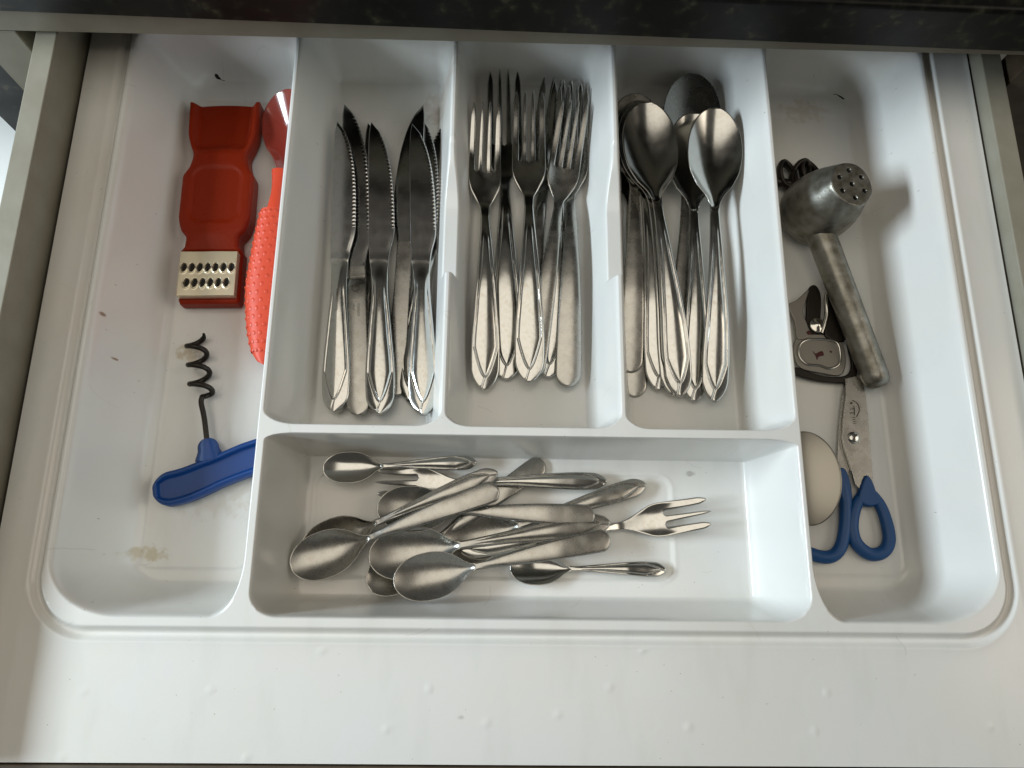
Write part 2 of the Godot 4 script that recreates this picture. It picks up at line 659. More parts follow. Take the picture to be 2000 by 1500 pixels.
func setting() -> void:
	var st := fresh()
	board(st, Vector3(-2500, -870, -1500), Vector3(1500, -850, 2500), 1)
	structure("floor", st, M.pale_tile)
	# drawer box
	var d := thing("drawer", "cream laminate kitchen drawer pulled open under the black worktop", "drawer")
	st = fresh()
	board(st, Vector3(-267.5, -75, -420), Vector3(-254.5, 24, 78), 1.2)
	part("side_board", st, M.cream_laminate, d)
	st = fresh()
	board(st, Vector3(294.6, -75, -420), Vector3(308, 5.5, 78), 1.2)
	part("side_board", st, M.cream_laminate, d)
	st = fresh()
	board(st, Vector3(-254, -75, -420), Vector3(294, -63, 77), 0.5)
	part("bottom_board", st, M.brown_board, d)
	st = fresh()
	board(st, Vector3(-300, -160, 77.6), Vector3(340, -3.2, 96), 1.5)
	part("front_board", st, M.brown_board, d)
	# cabinet
	var c := thing("cabinet", "beige face frame of the cabinet behind and above the drawer", "cabinet")
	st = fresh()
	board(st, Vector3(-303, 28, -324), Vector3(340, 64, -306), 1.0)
	part("top_rail", st, M.shaded_beige_board, c)
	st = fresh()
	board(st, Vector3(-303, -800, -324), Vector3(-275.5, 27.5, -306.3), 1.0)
	part("stile", st, M.shaded_beige_board, c)
	st = fresh()
	board(st, Vector3(311, -800, -326), Vector3(720, 27.5, -306.3), 1.0)
	var rp := part("door_panel", st, M.brown_board, c)
	rp.set_meta("label", "dark brown front right of the drawer")
	st = fresh()
	board(st, Vector3(-272, -90, -800), Vector3(311, -78, -326), 1.0)
	part("inner_shelf", st, M.brown_board, c)
	st = fresh()
	board(st, Vector3(-338, -800, -700), Vector3(-303.6, 48, -309), 1.0)
	var sp := part("end_panel", st, M.black_granite, self)
	sp.name = "stone_panel"
	tag(sp, "dark stone end panel standing left of the beige cabinet stile", "panel")
	# white box added close by, so that its top catches the window light
	st = fresh()
	board(st, Vector3(-760, -800, -420), Vector3(-341, -95, 300), 4.0)
	var ap := part("added_white_box", st, M.bright_white, self)
	tag(ap, "white box added as a stand-in for the bright patch at the far left beyond the drawer side", "appliance")
	# worktop
	st = fresh()
	board(st, Vector3(-700, 50, -900), Vector3(800, 82, 0), 3.0, Transform3D(Basis(Vector3.UP, -0.0180), Vector3(0, 0, -293.6)))
	var w := part("worktop", st, M.black_granite, self)
	tag(w, "black mottled granite worktop overhanging the back of the drawer", "worktop")
	w.name = "worktop"


# ---------------------------------------------------------------- the tray

const CELLS := [   # x0, x1, z0, z1, slopes left, right, back, front, corner radius, bottom fillet
	[-222.0, -126.3, -352.0, 10.0, 3.2, 8.0, 4.0, 4.2, 26.0],
	[163.8, 258.5, -352.0, 10.0, 8.0, 3.2, 4.0, 4.2, 26.0],
	[-122.8, -30.2, -352.0, -88.0, 4.4, 5.5, 4.0, 9.0, 16.0],
	[-26.6, 66.6, -352.0, -88.0, 5.5, 5.0, 4.0, 9.0, 16.0],
	[70.4, 160.3, -352.0, -88.0, 5.5, 4.4, 4.0, 9.0, 16.0],
	[-121.0, 160.3, -82.5, 10.0, 5.0, 4.6, 20.0, 6.0, 16.0],
]
const PANELS := [[-201.0, -139.0, -318.0, -14.0], [177.0, 238.0, -318.0, -14.0], [-104.0, 103.0, -70.0, -10.0]]
const BUMP_POS := [[-136.7, 44.6], [-30.7, 43.2], [57.6, 41.9], [165.2, 43.5], [-83.8, 25.9], [-50.4, 61.5], [-2.4, 58.5], [95.8, 59.8], [157.6, 61.2], [243.9, 58.9], [-196.8, 45.5], [74.6, 24.1], [-116.4, 74.5], [-203.0, 74.9], [32.3, 54.4]]
const DEPTH := 50.0
var bump_at := PackedVector2Array()


func sstep(a: float, b: float, x: float) -> float:
	var t := clampf((x - a) / (b - a), 0.0, 1.0)
	return t * t * (3.0 - 2.0 * t)


func soft_max(a: float, b: float, k: float) -> float:
	var h := maxf(k - absf(a - b), 0.0) / k
	return maxf(a, b) + h * h * k * 0.25


func tray_height(x: float, z: float) -> float:
	# rim, groove and flange round the block of compartments
	var qx := absf(x - 18.25) - (244.5 - 26.0)
	var qz := z - (15.8 - 26.0)
	var d := Vector2(maxf(qx, 0.0), maxf(qz, 0.0)).length() + minf(maxf(qx, qz), 0.0) - 26.0
	var y := 0.0
	if d > -1.0:
		y = -4.2 * sstep(-1.0, 2.6, d) + 2.8 * sstep(3.2, 7.0, d)
		if d > 6.0:
			y -= 0.5 * (1.0 - exp(-(d - 6.0) / 4.0))
			if x < -226.0 or x > 263.0:
				y -= minf(maxf(absf(x - 18.25) - 252.0, 0.0), 20.0) * 0.10
			if z > 24.0:
				for b in bump_at:
					var q := (x - b.x) ** 2 + (z - b.y) ** 2
					if q < 9.0:
						y += 0.2 * (1.0 - q / 9.0) ** 2
				y += 0.25 * sin(x * 0.021 + 1.0) * sstep(24.0, 60.0, z)
		return y
	for i in 6:
		var c: Array = CELLS[i]
		if x < c[0] - 2.0 or x > c[1] + 2.0 or z > c[3] + 2.0 or z < c[2] - 2.0:
			continue
		var a := minf((x - c[0]) * c[4], (c[1] - x) * c[5])
		var b := minf((z - c[2]) * c[6], (c[3] - z) * c[7])
		var r: float = c[8] * 4.6
		var e := minf(a, b)
		if a < r and b < r:
			var ra := maxf(r - a, 0.0)
			var rb := maxf(r - b, 0.0)
			e = r - sqrt(ra * ra + rb * rb)
		var wall := 0.0
		if e >= 6.0:
			wall = -e
		elif e > -6.0:
			wall = -(e + 6.0) * (e + 6.0) / 24.0
		var f := soft_max(wall, -DEPTH, 26.0 if i < 2 else 14.0)
		if f < -DEPTH + 1.5:
			var k := 0 if i == 0 else 1 if i == 1 else 2 if i == 5 else -1
			if k >= 0:
				var g: Array = PANELS[k]
				var px: float = absf(x - (g[0] + g[1]) * 0.5) - ((g[1] - g[0]) * 0.5 - 8.0)
				var pz: float = absf(z - (g[2] + g[3]) * 0.5) - ((g[3] - g[2]) * 0.5 - 8.0)
				var pd := Vector2(maxf(px, 0.0), maxf(pz, 0.0)).length() + minf(maxf(px, pz), 0.0) - 8.0
				f -= 0.55 * (1.0 - sstep(-0.9, 0.9, pd)) - 0.25 * exp(-(pd - 1.0) ** 2)
			f += 0.18 * sin(x * 0.045 + i) * sin(z * 0.038 + 2.0 * i)
		y = minf(y, f)
	# the two dividers between knives, forks and spoons dip so that fingers can reach in
	if z < -170.0 and z > -275.0:
		for xd in [-28.4, 68.5]:
			if absf(x - xd) < 20.0:
				var dip := -15.0 * sstep(-176.6, -179.2, z) * (1.0 - sstep(-222.0, -262.0, z))
				y = -soft_max(-y, -dip, 5.0) if dip < -0.01 else y
	return y


func axis_points(from: float, to: float, fine: Array, wide: float) -> PackedFloat32Array:
	var r := PackedFloat32Array()
	var x := from
	while x < to - 0.05:
		r.append(x)
		var st := wide
		for f in fine:
			if x > f[0] and x < f[1]:
				st = minf(st, f[2])
		x += st
	r.append(to)
	return r


func tray() -> void:
	for b in BUMP_POS:
		bump_at.append(Vector2(b[0], b[1]))
	var fx := [[-232.0, -210.0, 0.6], [-130.5, -118.0, 0.35], [-34.0, -23.0, 0.35], [62.5, 74.5, 0.35], [156.0, 168.5, 0.35], [247.0, 271.0, 0.6]]
	var fz := [[-184.0, -172.0, 0.45], [-93.0, -77.0, 0.4], [4.0, 24.0, 0.45]]
	var xs := axis_points(-252.4, 292.8, fx, 1.25)
	var zs := axis_points(-352.0, 77.0, fz, 1.3)
	var nx := xs.size()
	var nz := zs.size()
	var hs := PackedFloat32Array()
	hs.resize(nx * nz)
	for k in nz:
		for i in nx:
			hs[k * nx + i] = tray_height(xs[i], zs[k])
	var vs := PackedVector3Array()
	var ns := PackedVector3Array()
	var us := PackedVector2Array()
	vs.resize(nx * nz)
	ns.resize(nx * nz)
	us.resize(nx * nz)
	for k in nz:
		var k0 := maxi(k - 1, 0)
		var k1 := mini(k + 1, nz - 1)
		for i in nx:
			var i0 := maxi(i - 1, 0)
			var i1 := mini(i + 1, nx - 1)
			var at := k * nx + i
			vs[at] = Vector3(xs[i], hs[at], zs[k]) * MM
			ns[at] = Vector3(-(hs[k * nx + i1] - hs[k * nx + i0]) / (xs[i1] - xs[i0]), 1.0, -(hs[k1 * nx + i] - hs[k0 * nx + i]) / (zs[k1] - zs[k0])).normalized()
			us[at] = Vector2((xs[i] + 254.0) / 548.0, (zs[k] + 350.0) / 430.0)
	var ix := PackedInt32Array()
	for k in nz - 1:
		for i in nx - 1:
			var a := k * nx + i
			ix.append_array([a, a + 1, a + nx, a + 1, a + nx + 1, a + nx])
	var ar := []
	ar.resize(Mesh.ARRAY_MAX)
	ar[Mesh.ARRAY_VERTEX] = vs
	ar[Mesh.ARRAY_NORMAL] = ns
	ar[Mesh.ARRAY_TEX_UV] = us
	ar[Mesh.ARRAY_INDEX] = ix
	var am := ArrayMesh.new()
	am.add_surface_from_arrays(Mesh.PRIMITIVE_TRIANGLES, ar)
	var o := MeshInstance3D.new()
	o.name = "cutlery_tray"
	o.mesh = am
	o.material_override = M.tray_plastic
	add_child(o)
	tag(o, "white moulded plastic cutlery tray with six compartments filling the drawer", "cutlery tray")


# ---------------------------------------------------------------- cutlery

# relief of a handle with a raised border that meets in a leaf point at the end
func relief(s: float, z: float, w: float, fade: float, k := 1.0) -> float:
	var az := absf(z)
	var wi := minf(w - 2.1 * k, 6.4 * k * pow(maxf(s - 8.0 * k, 0.0) / (16.0 * k), 0.62))
	var y := 0.0
	if s > 8.0 * k:
		y -= 0.42 * exp(-((az - wi) / (0.52 * k)) ** 2)
		if az < wi:
			y += 0.55 * (1.0 - (az / maxf(wi, 0.5)) ** 2)
		else:
			y += 0.18
	else:
		var zc := -0.30 * (8.0 * k - s)
		y -= 0.36 * exp(-((z - zc) / (0.42 * k)) ** 2) - 0.18
	return y * (1.0 - sstep(fade * 0.72, fade, s))


func handle_w(s: float, k: float, neck: float, ornate: bool, big := 8.3) -> float:
	var t := s / neck * 115.0
	if ornate:
		return k * cv(pv([0, big * 0.93, 8, big * 0.96, 24, big, 50, big * 0.84, 85, big * 0.54, 108, 3.3, 115, 3.0]), t) * cap(s, 13.0 * k, 1.75)
	return k * cv(pv([0, big * 0.95, 12, big, 30, big * 0.95, 60, big * 0.8, 90, big * 0.57, 108, 3.5, 115, 3.1]), t) * cap(s, 7.5 * k, 2.0)


func make_fork(called: String, L: float, ornate: bool, m: Material, tines: int, root: float, neck: float, big: float) -> Node3D:
	var o := Node3D.new()
	var k := L / 196.0
	var half := 11.0 if tines == 4 else 10.2
	var outline := func(s: float) -> float:
		if s < neck:
			return handle_w(s, k, neck, ornate, big)
		var f := (s - neck) / (L - neck)
		if tines == 4:
			return cv(pv([0, 3.0 * k, 0.08, 3.4, 0.16, 6.4, 0.26, 10.0, 0.35, half, 0.45, half, 1.0, half * 0.93]), f)
		return cv(pv([0, 3.0 * k, 0.10, 2.6, 0.17, 3.6, 0.30, 6.8, 0.43, half * 0.96, 0.50, half, 1.0, half * 0.92]), f)
	var yp := pv([0, 0, 30, 3.6, 68, 6.0, 96, 4.2, 116, 0.0, 128, -2.8, 146, -3.4, 165, -0.8, 196, 7.5])
	var top := func(s: float, z: float) -> float:
		var w: float = outline.call(s)
		var y := cv(yp, s / k) * (1.0 if tines == 4 else 0.75)
		var hb := 1.0 - sstep(neck * 0.9, neck * 1.06, s)
		if ornate:
			y += relief(s, z, w, neck * 0.95, k) + 0.5 * (1.0 - (z / maxf(w, 0.5)) ** 2) * hb
		else:
			y += 1.0 * (1.0 - (z / maxf(w, 0.5)) ** 2) * hb
		y += 0.02 * z * z * (1.0 - hb) * sstep(neck, neck * 1.2, s) * (1.0 - sstep(root - 4, root + 16, s))
		return y
	var th := func(_s: float) -> float: return 1.9
	var st := fresh()
	strip({"s": steps(0, neck, 1.5), "zl": func(s): return -outline.call(s), "zr": outline, "top": top, "th": th, "nu": 64 if ornate else 14, "outs": [[st, -1, 999]]})
	part("handle", st, m, o)
	var head := fresh()
	var mids := []
	for i in tines:
		var ts := fresh()
		var gap := func(s: float) -> float:
			if s <= root:
				return 0.0
			return (0.85 + 0.60 * (s - root) / (L - root)) * (1.0 if tines == 4 else 1.5) * sqrt(clampf((s - root) / 1.6, 0.0, 1.0))
		var share := 2.0 / tines
		var lo := func(s: float) -> float:
			var w: float = outline.call(s)
			return -w if i == 0 else -w + w * share * i + gap.call(s)
		var hi := func(s: float) -> float:
			var w: float = outline.call(s)
			return w if i == tines - 1 else -w + w * share * (i + 1) - gap.call(s)
		var tip_l := 9.0 if tines == 4 else 5.5
		var end := L - (0.0 if i != 0 and i != tines - 1 else 1.5)
		var zl := func(s: float) -> float:
			var a: float = lo.call(s)
			var b: float = hi.call(s)
			return lerpf((a + b) * 0.5, a, cap(end - s, tip_l, 1.7))
		var zr := func(s: float) -> float:
			var a: float = lo.call(s)
			var b: float = hi.call(s)
			return lerpf((a + b) * 0.5, b, cap(end - s, tip_l, 1.7))
		var ed := func(s: float) -> float: return sstep(0.0, 1.2, s - root)
		var one := func(_s: float) -> float: return 1.0
		var ss := steps(neck, end, 1.6)
		for e in [root + 0.02, root + 0.15, root + 0.4, root + 0.8, root + 1.6]:
			ss.append(e)
		ss.sort()
		strip({"s": ss, "zl": zl, "zr": zr, "top": top, "th": th, "nu": 6, "el": one if i == 0 else ed, "er": one if i == tines - 1 else ed, "outs": [[head, -1, root + 1.6], [ts, root + 1.6, 999]]})
		mids.append(ts)
	part("head", head, m, o)
	for ts in mids:
		part("tine", ts, m, o)
	protos[called] = o
	return o


func make_spoon(called: String, L: float, bowl: float, half: float, depth: float, ornate: bool, m: Material, big: float, k: float) -> void:
	var o := Node3D.new()
	var neck := L - bowl - 4.0
	var outline := func(s: float) -> float:
		if s < neck:
			return handle_w(s, k, neck, ornate, big)
		var f := (s - neck) / (L - neck)
		return cv(pv([0, 3.0 * k, 0.07, 3.3 * k, 0.14, 0.30 * half, 0.26, 0.66 * half, 0.42, 0.93 * half, 0.56, half, 0.72, half * 0.985, 1.0, half * 0.96]), f) * cap(L - s, bowl * 0.40, 2.05)
	var yp := pv([0, 0, 0.22, 4.0 * k, 0.45, 7.0 * k, 0.75, 6.0 * k, 0.95, 3.6 * k, 1.0, 3.0 * k])
	var top := func(s: float, z: float) -> float:
		var w: float = outline.call(s)
		var f := s / neck
		var y := cv(yp, minf(f, 1.0))
		var hb := 1.0 - sstep(neck * 0.9, neck * 1.03, s)
		var bulge := 1.0 - minf(1.0, (z / maxf(w, 0.5)) ** 2)
		if ornate:
			y += relief(s, z, w, neck * 0.95, k) + 0.5 * bulge * hb
		else:
			y += 0.7 * bulge * hb
		if s > neck:
			var t := (s - neck) / (L - neck)
			y += 2.0 * k * sstep(0.0, 1.0, t)
			var tt := (t - 0.54) / (0.54 if t < 0.54 else 0.46)
			y -= depth * bulge * (1.0 - tt * tt) * sstep(0.0, 0.10, t)
		return y
	var th := func(s: float) -> float: return 1.7 - 0.4 * sstep(neck, neck + 10, s)
	var a := fresh()
	var b := fresh()
	strip({"s": steps(0, L, 1.4 * maxf(k, 0.7)), "zl": func(s): return -outline.call(s), "zr": outline, "top": top, "th": th, "nu": 60 if ornate else 20, "outs": [[a, -1, neck + 3], [b, neck + 3, 999]]})
	part("handle", a, m, o)
	part("bowl", b, m, o)
	protos[called] = o


func make_knife(called: String, kind: int, mirror: float) -> void:   # kind 0 leaf-ended handle, 1 round-ended handle, 2 flat bar handle
	var o := Node3D.new()
	var L := 205.0
	var nb := 103.0 if kind != 1 else 92.0
	var spine := func(s: float) -> float:
		if s < nb:
			if kind == 0:
				return -cv(pv([0, 8.3, 10, 8.8, 24, 9.2, 55, 7.4, 82, 5.6, 95, 6.0, 103, 7.0]), s) * cap(s, 12.0, 1.75)
			if kind == 1:
				return -cv(pv([0, 6.5, 20, 6.6, 70, 6.3, 92, 7.0]), s) * cap(s, 7.0)
			return -cv(pv([0, 5.5, 30, 5.8, 80, 5.4, 103, 6.4]), s) * cap(s, 4.0, 3.0)
		return -cv(pv([nb, 7.0, nb + 20, 7.6, 175, 7.8, 195, 7.4, L, 6.0]), s)
	var edge := func(s: float) -> float:
		var e: float
		if s < nb:
			if kind == 0:
				e = cv(pv([0, 8.3, 10, 8.8, 24, 9.2, 55, 7.2, 82, 5.3, 95, 5.1, 103, 5.6]), s) * cap(s, 12.0, 1.75)
			elif kind == 1:
				e = cv(pv([0, 6.5, 20, 6.6, 70, 6.2, 92, 5.6]), s) * cap(s, 7.0)
			else:
				e = cv(pv([0, 5.5, 30, 5.8, 80, 5.0, 103, 5.0]), s) * cap(s, 4.0, 3.0)
			return e
		e = cv(pv([nb, 5.6, nb + 6, 6.5, nb + 18, 9.2, nb + 28, 9.7, nb + 42, 9.4, 165, 8.0, 182, 5.0, 195, 0.7, L, -5.9]), s)
		if kind != 2 and s > nb + 22 and s < 196:
			e -= 0.42 * pow(absf(sin((s - nb) * PI / 2.7)), 0.7) * sstep(nb + 22, nb + 26, s)
		return e
	var top := func(s: float, z: float) -> float:
		var w := maxf(edge.call(s), 0.5) if z > 0 else maxf(-spine.call(s), 0.5)
		var hb := 1.0 - sstep(nb - 22, nb + 1.5, s)
		var bulge := 1.0 - minf(1.0, (z / w) ** 2)
		var y := 0.0
		if kind == 0:
			y += (2.0 * bulge + 1.0 + relief(s, z, w, 92.0)) * hb
			y += 0.25 * exp(-((s - nb - 0.5) / 2.0) ** 2)
		elif kind == 1:
			y += (0.9 * bulge + 1.3) * hb
			y -= 0.8 * exp(-((s - 84.0) / 2.6) ** 2) * (1.0 if s < 84.0 else 0.0) + 0.5 * exp(-((s - 84.0) / 5.0) ** 2) * (1.0 if s >= 84.0 else 0.0)
		else:
			y += (0.5 * bulge + 0.4) * hb
		if s > nb:
			var d: float = edge.call(s) - z
			if d < 2.4:
				y -= 0.30 * (1.0 - d / 2.4)
				if kind != 2 and s > nb + 22 and s < 196:
					y += 0.17 * sin((s - nb) * TAU / 2.7) * (1.0 - d / 2.4)
		return y
	var th := func(s: float) -> float: return 1.5 + (3.2 if kind == 0 else 2.6 if kind == 1 else 1.0) * (1.0 - sstep(nb - 22, nb + 1, s))
	var ss := steps(0, nb + 22, 1.4)
	ss.append_array(steps(nb + 22.35, L, 0.45, false))
	ss.append(L - 0.1)
	ss.sort()
	var a := fresh()
	var b := fresh()
	var warp := func(p: Vector3) -> Vector3: return Vector3(p.x, p.y, p.z * mirror)
	strip({"s": ss, "zl": spine, "zr": edge, "top": top, "th": th, "nu": 60 if kind == 0 else 22, "rr": 0.6, "warp": warp, "outs": [[a, -1, nb], [b, nb, 999]]})
	part("handle", a, M.steel if kind == 0 else M.satin_steel, o)
	part("blade", b, M.blade_steel, o)
	if kind == 1:
		var ring := fresh()
		var c := PackedVector3Array()
		for k in 24:
			c.append(Vector3(77.0 + cos(TAU * k / 24) * 2.1, 2.18, sin(TAU * k / 24) * 2.1))
		tube(ring, c, func(_t): return 0.16, 5, true)
		part("maker_mark", ring, M.etched, o)
		lettering("INOX", 1.7, Vector3(67.0, 2.17, -1.2), M.etched, o)
		lettering("STAINLESS", 1.7, Vector3(67.0, 2.17, 1.6), M.etched, o)
	elif kind == 0:
		lettering("STAINLESS STEEL", 2.0, Vector3(81.0, 3.30, 0.0), M.etched, o, 0.6)
	protos[called] = o


func lettering(text: String, size: float, at: Vector3, m: Material, parent: Node3D, deep := 0.12) -> void:
	var t := TextMesh.new()
	t.text = text
	var f := SystemFont.new()
	f.font_names = PackedStringArray(["Droid Sans"])
	t.font = f
	t.font_size = 16
	t.pixel_size = size / 16.0 * MM
	t.depth = deep * MM
	t.horizontal_alignment = HORIZONTAL_ALIGNMENT_LEFT
	var o := MeshInstance3D.new()
	o.name = "etched_letters"
	o.mesh = t
	o.material_override = m
	parent.add_child(o, true)
	# lies flat and reads from the blade towards the end of the handle
	o.transform = Transform3D(Basis(Vector3(-1, 0, 0), Vector3(0, 0, 1), Vector3(0, 1, 0)), at * MM)


func prototypes() -> void:
	make_knife("leaf_knife", 0, 1.0)
	make_knife("leaf_knife_turned", 0, -1.0)
	make_knife("round_knife", 1, 1.0)
	make_knife("bar_knife", 2, -1.0)
	make_fork("leaf_fork", 196.0, true, M.steel, 4, 149.0, 117.0, 9.2)
	make_fork("plain_fork", 196.0, false, M.satin_steel, 4, 149.0, 117.0, 7.6)
	make_fork("pastry_fork", 150.0, true, M.steel, 3, 122.5, 91.0, 7.6)
	make_spoon("leaf_spoon", 190.0, 66.0, 17.4, 6.2, true, M.steel, 8.2, 1.0)
	make_spoon("plain_spoon", 190.0, 66.0, 17.6, 6.2, false, M.satin_steel, 7.4, 1.0)
	make_spoon("leaf_dessert_spoon", 132.0, 47.0, 14.0, 5.0, true, M.satin_steel, 8.4, 0.72)
	make_spoon("plain_dessert_spoon", 132.0, 47.0, 14.0, 5.0, false, M.satin_steel, 9.4, 0.72)
	make_spoon("coffee_spoon", 92.0, 33.0, 9.6, 3.6, true, M.steel, 8.6, 0.52)


# lays a copy of a prototype with the end of its handle at one point and its tip at another
func lay(proto: String, called: String, end: Vector3, tip: Vector3, roll: float, label: String, category: String, group: String) -> void:
	var lengths := {"leaf_knife": 205.0, "leaf_knife_turned": 205.0, "round_knife": 205.0, "bar_knife": 205.0, "leaf_fork": 196.0, "plain_fork": 196.0, "pastry_fork": 150.0, "leaf_spoon": 190.0, "plain_spoon": 190.0, "leaf_dessert_spoon": 132.0, "plain_dessert_spoon": 132.0, "coffee_spoon": 92.0}
	var o: Node3D = protos[proto].duplicate()
	o.name = numbered(called)
	add_child(o)
	var x := (tip - end).normalized()
	var z := x.cross(Vector3.UP).normalized()
	var b := Basis(x, z.cross(x), z).rotated(x, deg_to_rad(roll))
	var k: float = (tip - end).length() / (lengths[proto] * MM)
	o.transform = Transform3D(Basis(b.x * k, b.y * k, b.z * k), end)
	tag(o, label, category, group)


const KN := "table knives in the left cutlery compartment"
const FO := "table forks in the middle compartment"
const SP := "table spoons in the right cutlery compartment"
const SM := "small spoons and forks in the wide front compartment"


func knives() -> void:
	lay("leaf_knife_turned", "table_knife", v(-52.6, -47.0, -113.2), v(-38.4, -47.0, -311.1), 0, "lower leaf-ended steel knife half under the rightmost knife, its tip farthest right", "knife", KN)
	lay("leaf_knife", "table_knife", v(-47.5, -47.5, -107.7), v(-47.7, -46.0, -307.8), 0, "steel knife almost wholly under the rightmost knife, only its tip showing", "knife", KN)
	lay("leaf_knife", "table_knife", v(-73.7, -48.0, -105.6), v(-82.5, -46.5, -303.4), 0, "steel knife buried beneath the middle leaf-ended knife, a sliver of blade showing", "knife", KN)
	lay("bar_knife", "table_knife", v(-61.1, -46.0, -116.0), v(-57.3, -43.0, -315.3), -4, "thin flat-handled knife without teeth lying between two leaf-ended knives", "knife", KN)
	lay("leaf_knife", "table_knife", v(-94.8, -43.0, -104.0), v(-100.8, -36.0, -297.2), -11, "leftmost leaf-ended steel knife, tilted against the tray wall", "knife", KN)
	lay("round_knife", "table_knife", v(-80.9, -41.5, -102.0), v(-97.7, -42.0, -314.7), -5, "worn knife with plain round-ended handle and a ring mark, second from left", "knife", KN)
	lay("leaf_knife", "table_knife", v(-67.8, -40.0, -102.2), v(-78.8, -38.5, -298.7), 0, "serrated knife with leaf-ended handle in the middle of the knives", "knife", KN)
	lay("leaf_knife", "table_knife", v(-42.5, -38.0, -102.1), v(-51.9, -37.0, -296.9), 0, "topmost serrated knife at the right of the knives, leaf-ended handle", "knife", KN)


func forks() -> void:
	lay("plain_fork", "table_fork", v(13.6, -48.0, -131.2), v(37.6, -44.0, -334.8), 0, "plain steel fork lowest in the pile, its tines showing top right", "fork", FO)
	lay("leaf_fork", "table_fork", v(6.1, -46.0, -126.6), v(1.6, -45.0, -340.2), 0, "leaf-ended fork with dark tines reaching farthest back", "fork", FO)
	lay("leaf_fork", "table_fork", v(31.2, -46.0, -128.3), v(44.2, -41.0, -330.3), 0, "leaf-ended fork under the central fork, end just right of it", "fork", FO)
	lay("plain_fork", "table_fork", v(42.7, -43.0, -121.9), v(47.5, -40.0, -325.7), 0, "plain round-ended fork at the right, its handle in full view", "fork", FO)
	lay("plain_fork", "table_fork", v(21.4, -42.0, -127.9), v(47.8, -35.0, -311.1), 3, "plain fork leaning right, upper right head, handle passing under the central fork", "fork", FO)
	lay("leaf_fork", "table_fork", v(-7.0, -43.0, -119.2), v(-10.1, -33.0, -307.4), 8, "leftmost leaf-ended fork leaning against the tray divider", "fork", FO)
	lay("leaf_fork", "table_fork", v(19.4, -38.0, -123.0), v(18.1, -32.0, -315.5), 0, "central leaf-ended fork on top of the fork pile", "fork", FO)


func spoons() -> void:
	lay("plain_spoon", "table_spoon", v(108.4, -49.0, -120.0), v(129.0, -42.0, -339.4), 8, "plain spoon reaching farthest back with its shaded bowl up", "spoon", SP)
	lay("plain_spoon", "table_spoon", v(83.9, -49.0, -117.7), v(85.8, -46.0, -313.6), 0, "plain spoon lowest at left, only its dull marked handle end showing", "spoon", SP)
	lay("plain_spoon", "table_spoon", v(81.2, -45.0, -132.0), v(88.8, -38.0, -320.6), 0, "plain-handled spoon against the left divider, bowl under the leaf-ended ones", "spoon", SP)
	lay("leaf_spoon", "table_spoon", v(98.4, -46.0, -121.3), v(90.9, -39.5, -316.2), 0, "leaf-ended spoon lowest of the left nest, handle end farthest left", "spoon", SP)
	lay("leaf_spoon", "table_spoon", v(107.9, -45.0, -117.1), v(91.2, -34.5, -311.9), 0, "leaf-ended spoon nested second in the left spoon pile", "spoon", SP)
	lay("leaf_spoon", "table_spoon", v(110.0, -41.0, -116.4), v(92.6, -28.5, -307.3), 0, "topmost leaf-ended spoon of the left nest, bowl in full view", "spoon", SP)
	lay("leaf_spoon", "table_spoon", v(119.2, -45.0, -114.4), v(125.2, -34.5, -304.3), 0, "leaf-ended spoon nested under the rightmost spoon, offset to its left", "spoon", SP)
	lay("leaf_spoon", "table_spoon", v(130.1, -41.0, -113.2), v(136.6, -26.0, -302.5), 0, "rightmost bright leaf-ended spoon mirroring the window", "spoon", SP)


func small_cutlery() -> void:
	lay("coffee_spoon", "small_spoon", v(-10.8, -40.0, -75.1), v(-98.1, -38.0, -69.8), 0, "small coffee spoon lying apart at the back left of the wide compartment", "spoon", SM)
	lay("coffee_spoon", "small_spoon", v(98.3, -47.0, -16.1), v(9.1, -46.0, -15.7), 7, "small coffee spoon lying apart at the front of the wide compartment", "spoon", SM)
	lay("pastry_fork", "small_fork", v(65.3, -45.0, -65.9), v(-68.7, -43.0, -62.7), 0, "three-tined fork pointing left, back left of the pile", "fork", SM)
	lay("plain_dessert_spoon", "small_spoon", v(28.5, -48.0, -77.3), v(-69.3, -47.0, -4.0), 0, "plain spoon lowest in the pile, running diagonally from front left to back", "spoon", SM)
	lay("leaf_dessert_spoon", "small_spoon", v(88.2, -46.0, -64.8), v(-29.9, -46.0, -25.4), 0, "leaf-ended spoon whose wide handle end rises to the right of the pile", "spoon", SM)
	lay("pastry_fork", "small_fork", v(-18.8, -45.0, -25.5), v(123.4, -42.0, -48.5), 0, "three-tined fork pointing right, tines clear of the pile", "fork", SM)
	lay("plain_dessert_spoon", "small_spoon", v(56.8, -38.0, -44.9), v(-66.5, -42.0, -48.5), 0, "dark plain spoon lying across the pile, bowl beneath the crossed handles", "spoon", SM)
	lay("leaf_dessert_spoon", "small_spoon", v(65.8, -40.0, -41.8), v(-69.4, -41.0, -20.0), 0, "leaf-ended spoon with shaded bowl between two plain spoons in front", "spoon", SM)
	lay("leaf_dessert_spoon", "small_spoon", v(1.4, -35.0, -68.8), v(-107.0, -43.0, -22.5), 0, "leaf-ended spoon nested behind the leftmost plain spoon", "spoon", SM)
	lay("plain_dessert_spoon", "small_spoon", v(2.1, -32.0, -58.8), v(-111.6, -39.0, -15.0), 0, "leftmost plain satin spoon on top of the pile, handle rising right", "spoon", SM)
	lay("plain_dessert_spoon", "small_spoon", v(64.9, -36.0, -32.3), v(-54.4, -36.0, -6.8), 0, "frontmost plain satin spoon with broad pale bowl", "spoon", SM)


# ---------------------------------------------------------------- left compartment

